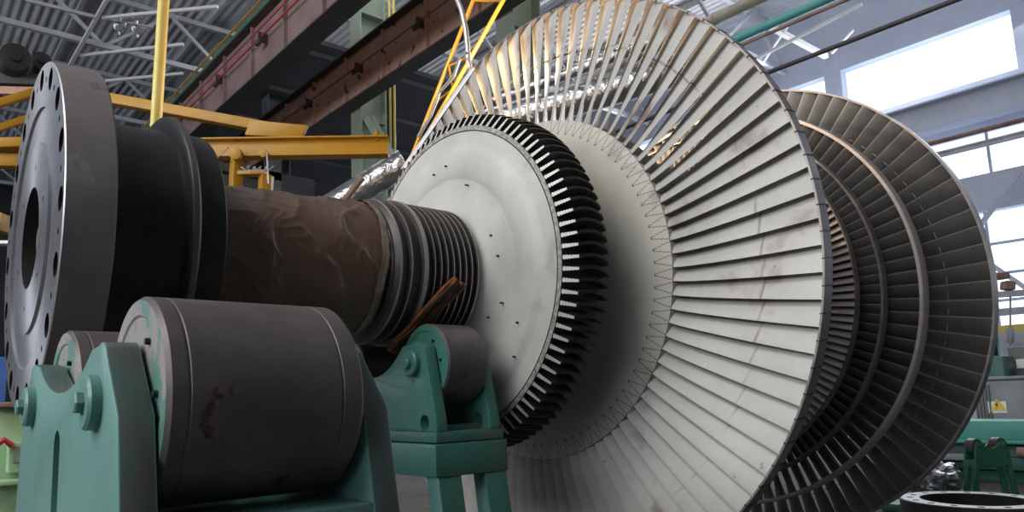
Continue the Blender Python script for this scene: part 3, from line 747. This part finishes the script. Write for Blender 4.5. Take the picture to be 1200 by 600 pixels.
# roof trusses: bottom chords along X every 6 m, diagonals, purlins along Y
for k, yc in enumerate((9, 15, 21, 27, 33, 39)):
    tr = MB()
    tr.bar((-16, yc, 13.0), (25, yc, 13.0), .16, .16); tr.bar((-16, yc, 14.7), (25, yc, 14.7), .16, .16)
    x = -16.; up_ = True
    while x < 24:
        tr.bar((x, yc, 13.0 if up_ else 14.7), (x + 2.05, yc, 14.7 if up_ else 13.0), .10, .10); up_ = not up_; x += 2.05
    tag(tr.build('roof_truss', M['truss'], smooth=False), 'grey lattice roof truss, %s from the camera' % ['first', 'second', 'third', 'fourth', 'fifth', 'sixth and furthest'][k], 'truss', 'roof trusses')
pu = 0
for xc in (-10, -6.5, -3, .5, 4, 7.8, 14, 17.5, 21):
    pb_ = MB().bar((xc, -14, 14.85), (xc, 46, 14.85), .12, .2)
    tag(pb_.build('roof_purlin', M['truss'], smooth=False), 'grey purlin running the length of the roof', 'purlin', 'roof purlins')
def rod(p, q, r, label, m_='white'):
    tag(MB().bar(p, q, r, r).build('bracing_rod', M[m_], smooth=False), label, 'rod')
def zz(u, v, z=12.9): return at(u, v, z=z)
rod(zz(127, -4), zz(82, 76), .10, 'steep white bracing rod above the coupling flange')
rod(zz(120, 21), zz(255, 8), .09, 'upper white bracing rod crossing the yellow pole')
rod(zz(94, 65), zz(215, 52), .09, 'middle white bracing rod crossing the yellow pole')
rod(zz(124, 95), zz(215, 86), .09, 'lowest white bracing rod crossing the yellow pole')
rod(zz(30, 0), zz(112, 20), .09, 'light grey bar at the top left corner of the roof', 'truss')
rod(zz(835, 95, 11.5), zz(1010, 5, 11.5), .08, 'white bar under the roof right of the blade ring')
rod(zz(900, 30, 12), zz(968, 66, 12), .14, 'pale strut with broad white face under the right roof')
rod(zz(895, 72, 12), zz(925, 28, 12), .06, 'thin white rod crossing under the right roof')
rod(zz(975, 62, 12), zz(1000, 35, 12), .06, 'short white rod near the window column')
# lamp cluster
lc = empty('ceiling_lamps', at(155, 40, d=24), 'cluster of four grey factory lamps hanging under the roof', 'lamps')
for i, (u, v) in enumerate(((147, 24), (160, 22), (140, 35), (161, 38))):
    p = local(lc, at(u, v, d=24)); MB().lathe([(-.0, .05), (.10, .07), (.18, .16), (.30, .22)][::-1], 20, 'z', p - Vector((0, 0, .2))).build('lamp_shade', M['lampglass'], lc)
MB().bar(local(lc, at(125, 22, d=24)), local(lc, at(180, 32, d=24)), .05, .05).build('lamp_bar', M['truss'], lc)
# dark drums left of the flange
for i, (u, v, r) in enumerate(((16, 73, .29), (46, 77, .20))):
    p = at(u, v, d=15 + i * .8)
    e = empty('crane_motor', p, ['larger round black crane motor at the far left', 'smaller round black crane motor beside the larger one'][i], 'motor')
    MB().lathe([(-.3, .01), (-.3, r), (.3, r), (.3, .01)], 28, 'y').build('casing', M['black'], e, bevel=.01)
    MB().lathe([(-.36, .01), (-.36, r * .35), (-.3, r * .4)], 20, 'y').build('shaft_cover', M['black'], e)
cb_ = empty('crane_bridge', at(0, 95, d=15), 'dark bridge girder under the crane motors at the left edge', 'bridge')
MB().bar(local(cb_, at(-30, 96, d=15)), local(cb_, at(62, 99, d=15.5)), .5, .22).build('top_deck', M['darkcol'], cb_)
MB().bar(local(cb_, at(-30, 109, d=15)), local(cb_, at(62, 111, d=15.5)), .4, .16).build('lower_deck', M['girder'], cb_)

# pipes along the right side of the hall
def ypipe(name, x, z, r, mt, label, y0=-2, y1=16, n=14, joints=0):
    mb = MB().tube([(x, y0, z), (x, y1, z)], r, n)
    if joints:
        y = y0
        while y < y1: mb.tube([(x, y, z), (x, y + .06, z)], r * 1.12, n); y += joints
    tag(mb.build(name, mt), label, 'pipe')
ypipe('lagged_pipe', 14, 9.85, .13, M['pipe_beige'], 'thick beige lagged pipe high above the blade ring', joints=.9)
ypipe('teal_pipe', 14, 9.16, .095, M['pipe_teal'], 'teal painted pipe running below the beige lagged pipe', joints=1.5)
ypipe('grey_pipe', 14, 8.12, .05, M['rail'], 'slim dark grey pipe, lowest of the pipes at upper right')
ypipe('rusty_pipe', 15, 9.5, .04, M['rust'], 'thin rusty pipe just below the teal pipe')
ypipe('white_pipe', 15, 9.75, .05, M['white'], 'slim white pipe between teal and rusty pipes')
# foil covered ducts behind, between shaft and column
for i, (p0, p1, r, mt, lb) in enumerate((
        ((385, 245), (475, 190), .28, 'foil', 'large foil covered duct behind the ringed shaft'),
        ((446, 219), (478, 205), .12, 'foil', 'short foil covered pipe by the green column'),
        ((445, 212), (480, 200), .07, 'pipe_teal', 'short teal pipe just left of the bare disc'),
        ((395, 245), (425, 208), .06, 'rust', 'thin dark pipe crossing the foil duct'))):
    d0 = (14.5, 16.2, 15.4, 13.6)[i]
    tag(MB().tube([at(*p0, d=d0), at((p0[0] + p1[0]) / 2, (p0[1] + p1[1]) / 2, d=d0), at(*p1, d=d0)], r, 16).build('duct' if i < 2 else 'pipe', M[mt]), lb, 'duct' if i < 2 else 'pipe')
# foil ducts seen through the blades
for i, (p0, p1, r) in enumerate((((560, 150), (800, 80), .28), ((580, 118), (760, 50), .13))):
    tag(MB().tube([at(*p0, d=13 + 2 * i), at(*p1, d=12 + 2 * i)], r, 16).build('duct', M['foil']), ['wide', 'slim', 'lowest'][i] + ' foil covered duct glimpsed between the upper blades', 'duct')

# ================================================================== LOWER RIGHT MACHINES
rg = empty('steel_ring', at(1141, 585, z=.3), 'thick dark steel flange ring lying at the lower right corner', 'ring')
_c = rg.location; rg.location.z = 0
ro_ = MB().lathe([(.30, .44), (.30, .60), (.29, .61), (.02, .61), (0, .60), (0, .44)][::-1], 80, 'z', close=True).build('ring_body', [M['rail'], M['tooth_face'], M['black']], rg)
for p in ro_.data.polygons:
    if p.normal.z > .9: p.material_index = 1
ct = MB()
for i in range(16):
    a = 2 * PI * i / 16; ct.lathe([(.2, .001), (.2, .032), (.4, .032), (.4, .001)], 14, 'z', (.52 * math.cos(a), .52 * math.sin(a), 0), mi=2)
cut(ro_, ct.build('cutter', [M['rail'], M['tooth_face'], M['black']], rg, smooth=False))
# small green roller stand
SMALL = (9.3, -.36, 0)
gs = copy_tree(st2); gs.name = 'roller_stand'
gs.location = SMALL; gs.scale = (.42, .42, .45); gs.rotation_euler = (0, 0, R(62))
tag(gs, 'small green roller stand behind the flange ring at lower right', 'roller stand')
def regreen(o):
    for sl in getattr(o, 'material_slots', []):
        if sl.material in (M['teal_deep'], M['teal_worn']): sl.link = 'OBJECT'; sl.material = M['green']
    for ch in [x for x in bpy.data.objects if x.parent == o]: regreen(ch)
regreen(gs)
# long sea green beam on dark legs
gb = empty('machine_bed', (12.2, 0, 0), 'long sea green machine bed with dark base at lower right', 'machine')
zA, zB, zC = at(1160, 493, x=12).z, at(1160, 515, x=12).z, at(1160, 545, x=12).z
MB().box(-.2, .5, -6, 2.2, zB, zA).build('bed', M['greenbeam'], gb, bevel=.02)
MB().box(-.35, .55, -6, 2.4, zB - .05, zB).build('bed_edge', M['greenbeam'], gb, bevel=.01)
MB().box(-.1, .5, -6, 2.0, 0, zB - .05).build('base', M['darkgreen'], gb, bevel=.01)
MB().box(-.3, -.1, -.4, 1.6, zC - .05, zC + .12).build('drawer_front', M['darkgreen'], gb, bevel=.01)
MB().box(-.55, .0, .55, 1.7, zB - .28, zB - .2).build('shelf', M['cabinet'], gb, bevel=.01)
MB().tube([(-.4, -2.5, zB - .15), (-.4, 0, zB - .15)], .07, 12).build('brown_roll', M['rust'], gb)
# grey electrical cabinet with warning sign
gc = empty('control_cabinet', (13.6, -.6, 0), 'grey control cabinet carrying a yellow warning triangle', 'cabinet')
gx = 13.6
pA, pB = at(1140, 446, x=gx), at(1215, 500, x=gx)
body = MB().box(0, .8, pB.y + .6, pA.y + .6, 0, pA.z).build('body', M['cabinet'], gc, bevel=.02)
MB().box(-.06, .86, pB.y + .56, pA.y + .66, pA.z, pA.z + .05).build('top_plate', M['cabinet'], gc, bevel=.01)
grl = MB()
for k in range(5): 
    yy = at(1143 + k * 4, 460, x=gx).y + .6; grl.box(-.03, 0, yy - .012, yy + .012, pA.z - 1.2, pA.z - .08)
grl.build('vent_slats', M['cabdark'], gc)
def on(u, v, x_=gx): p = at(u, v, x=x_); return p.y + .6, p.z
(sa, sb), (sc, sd) = on(1157, 472), on(1181, 484)
MB().box(-.02, 0, sc, sa, sd, sb + .02).build('sign_plate', M['white_sign'], gc)
(ta, tb), (tc_, td), (te, tf) = on(1168.5, 467), on(1162, 481), on(1180, 480.5)
tri_ = MB().prism([(ta, tb), (te, tf), (tc_, td)], -.035, -.021, lambda p, q, e: Vector((e, p, q))).build('warning_triangle', M['sign'], gc)
zg = [(1169.5, 469.5), (1166.8, 475), (1169.2, 474.6), (1167.8, 479), (1171, 473.6), (1168.9, 474)]
MB().prism([on(*q) for q in zg], -.042, -.036, lambda p, q, e: Vector((e, p, q))).build('lightning_symbol', M['ink'], tri_)
# dark cabinet with white panel
dc = empty('machine_housing', (15.6, 0, 0), 'dark grey machine housing with a white panel at right edge', 'machine housing')
dA, dB = at(1180, 407, x=15.6), at(1230, 440, x=15.6)
MB().box(0, .9, dB.y, dA.y, 0, dA.z).build('body', M['cabdark'], dc, bevel=.02)
wA, wB = at(1191, 421, x=15.6), at(1206, 431, x=15.6)
MB().box(-.03, 0, wB.y, wA.y, wB.z, wA.z).build('white_panel', M['white_sign'], dc)
gA, gB = at(1157, 418, x=15.0), at(1180, 440, x=15.0)
tag(MB().box(14.9, 15.5, gB.y, gA.y, 0, gA.z).build('green_box', M['darkgreen'], bevel=.02), 'dark green box left of the dark machine housing', 'box')
tA, tB = at(1163, 362, x=17.), at(1175, 418, x=17.)
tag(MB().prism([(tB.y, 0), (tA.y + .25, 0), (tA.y + .05, tA.z), (tB.y + .2, tA.z - .1)], 17, 17.4, lambda p, q, e: Vector((e, p, q))).build('teal_hood', M['pipe_teal'], bevel=.02), 'teal sheet metal hood standing by the right edge of the far blades', 'hood')
# crumpled foil bundle
fb = MB(); c0 = at(1092, 562, x=8.78)
for i in range(41):
    for j in range(64):
        th, ph = PI * i / 40, 2 * PI * j / 64
        n_ = Vector((math.sin(th) * math.cos(ph), math.sin(th) * math.sin(ph), math.cos(th)))
        rr_ = 1 + .35 * noise.noise(n_ * 2.3) + .16 * noise.ridged_multi_fractal(n_ * 2.6, 1, 2.1, 4, 1, 2) - .15
        fb.v.append(Vector((n_.x * .32 * rr_, n_.y * .27 * rr_, n_.z * .20 * rr_)))
for i in range(40):
    for j in range(64): fb.f.append([i * 64 + j, i * 64 + (j + 1) % 64, (i + 1) * 64 + (j + 1) % 64, (i + 1) * 64 + j]); fb.mi.append(0)
fo = fb.build('foil_bundle', M['foil'], loc=c0, ang=20); tag(fo, 'crumpled silver foil bundle under the far blade ring', 'foil')
cx_ = at(1088, 578, x=8.8)
tag(MB().box(8.5, 8.92, cx_.y - .45, cx_.y + .4, 0, c0.z - .26).build('work_bench', M['darkgreen'], bevel=.02), 'dark green bench under the crumpled foil bundle', 'bench')
# dark block at the bottom behind the far ring
# crane gear near right edge
rc = empty('hoist_trolley', at(1180, 335, d=17), 'brown hoist trolley on a rail at the right edge', 'hoist')
MB().bar(local(rc, at(1160, 346, d=17)), local(rc, at(1215, 342, d=17)), .12, .14).build('rail', M['truss'], rc)
MB().bar(local(rc, at(1163, 325, d=17)), local(rc, at(1180, 323, d=17)), .2, .16).build('motor', M['rust'], rc, bevel=.02)
MB().bar(local(rc, at(1176, 334, d=17)), local(rc, at(1186, 336, d=17)), .25, .2).build('gearbox', M['rust'], rc, bevel=.02)
MB().tube([local(rc, at(1184, 346, d=17)), local(rc, at(1184, 405, d=17))], .02, 6).build('rope', M['cabinet'], rc)
MB().bar(local(rc, at(1184, 385, d=17)), local(rc, at(1184, 402, d=17)), .16, .12).build('hook_block', M['cabinet'], rc, bevel=.01)
for k, (v, m_) in enumerate(((365, 'truss'), (385, 'paleyellow'), (398, 'truss'))):
    tag(MB().bar(at(1150, v + 3, d=20), at(1230, v - 4, d=20), .14, .2).build('cross_rail', M[m_]), ['upper grey rail beyond the hoist trolley', 'yellow rail beyond the hoist trolley', 'lower grey rail beyond the hoist trolley'][k], 'rail')

# ================================================================== LEFT EDGE
lm = empty('green_machine', (.55, 5.1, 0), 'light green machine at the lower left edge behind the stand', 'machine')
def LM(u, v, y=5.1): p = at(u, v, y=y); return p.x - .55, p.z
xa, za = LM(-15, 478); xb, zb_2 = LM(48, 478)
MB().box(xa, xb, 0, .9, 0, za).build('body', M['ltgreen'], lm, bevel=.02)
MB().box(xa, xb, -.12, .9, za, za + .05).build('top_plate', M['rust'], lm, bevel=.01)
x1_, z1_ = LM(8, 518); x2_, z2_ = LM(30, 552)
MB().box(x1_, x2_, -.18, 0, z2_, z1_).build('step_box', M['ltgreen'], lm, bevel=.02)
MB().box(x1_ + .03, x2_, -.20, -.17, z2_ + .1, z1_ - .04).build('recess_panel', M['column'], lm)
MB().box(xa, x2_, -.3, 0, z2_ - .10, z2_ - .06).build('ledge', M['ltgreen'], lm, bevel=.008)
MB().tube([(x1_ - .15, -.2, z1_ - .05), (x1_ - .05, -.22, z1_ + .03), (x1_ + .02, -.2, z1_ - .03)], .03, 10).build('red_grip', M['redcable'], lm)
bA, bB = at(-10, 418, d=9), at(8, 455, d=9)
tag(MB().box(bA.x - .3, bB.x, bA.y, bA.y + .4, 0, bA.z).build('blue_cabinet', M['blue'], bevel=.02), 'blue cabinet at the left edge above the green machine', 'cabinet')
tag(MB().bar(at(-20, 262, d=11), at(8, 262, d=11), .3, .28).build('yellow_crate', M['yellow'], bevel=.02), 'yellow box at the left edge beside the flange', 'box')
tag(MB().bar(at(-20, 285, d=12), at(20, 285, d=12), .2, .05).build('white_tube_lamp', M['white']), 'white tube at the left edge beside the flange', 'lamp')

# distant dark machinery behind the shaft
bgd = empty('gantry_frame', (8.6, 17, 0), 'dark gantry frame with pipes below the girders in the background', 'frame')
for (xa, xb, z0, z1) in ((-.2, .2, 0, 9.2), (-3.2, -2.8, 0, 9.2)): MB().box(xa, xb, 0, .4, z0, z1).build('post', M['darkcol'], bgd, smooth=False)
for z in (5.2, 6.6, 8.2): MB().box(-3.2, .2, 0, .3, z, z + .25).build('crossbeam', M['girder_dark'], bgd, smooth=False)
MB().box(-4.5, 2.6, 2.5, 2.8, 0, 9.3).build('partition', M['darkwall'], bgd, smooth=False)

# ================================================================== LIGHT
W = bpy.data.worlds.new('sky'); SC.world = W; W.use_nodes = True
bg = W.node_tree.nodes['Background']; bg.inputs[0].default_value = (.86, .92, 1, 1); bg.inputs[1].default_value = 2.4
def area(name, loc, size, target, power, col=(1, 1, 1), sy=None, spread=180):
    l = bpy.data.lights.new(name, 'AREA'); l.energy = power; l.color = col; l.size = size; l.spread = R(spread)
    if sy: l.shape = 'RECTANGLE'; l.size_y = sy
    o = bpy.data.objects.new(name, l); COL.objects.link(o); o.location = loc
    o.rotation_euler = (Vector(target) - Vector(loc)).to_track_quat('-Z', 'Y').to_euler(); return o
area('added_key_left_roof', (-8.5, -.6, 14.3), 9, (2.5, 0, 2), 2350, (1, .98, .95), 10)  # added key light below the closed left roof, no skylight there
area('daylight_left_windows', (-15.9, 2, 7.2), 22, (0, 1, 3.5), 2500, (1, .98, .95), 5)
area('daylight_roof', (9.5, 8, 14.9), 1.5, (9.5, 8, 0), 700, (.97, .98, 1), 24)
area('daylight_right_windows', (24.8, 6, 11.2), 20, (5, 4, 3), 2200, (.95, .97, 1), 2.2)
def spot(loc, target, power, ang, col=(1, .70, .40), r=.08):
    sp = bpy.data.lights.new('work_lamp', 'SPOT'); sp.energy = power; sp.color = col; sp.spot_size = R(ang); sp.shadow_soft_size = r; sp.spot_blend = .3
    so = bpy.data.objects.new('work_lamp', sp); COL.objects.link(so); so.location = loc
    so.rotation_euler = (Vector(target) - Vector(loc)).to_track_quat('-Z', 'Y').to_euler()
pl_ = bpy.data.lights.new('inspection_lamp', 'POINT'); pl_.energy = 200; pl_.color = (1, .68, .38); pl_.shadow_soft_size = .05
po_ = bpy.data.objects.new('inspection_lamp', pl_); COL.objects.link(po_); po_.location = (3.15, .62, 3.78)

vs = SC.view_settings; SC.display_settings.display_device = 'sRGB'
vs.view_transform = 'Standard'; vs.look = 'None'; vs.gamma = 1; vs.exposure = -.12; vs.use_curve_mapping = False
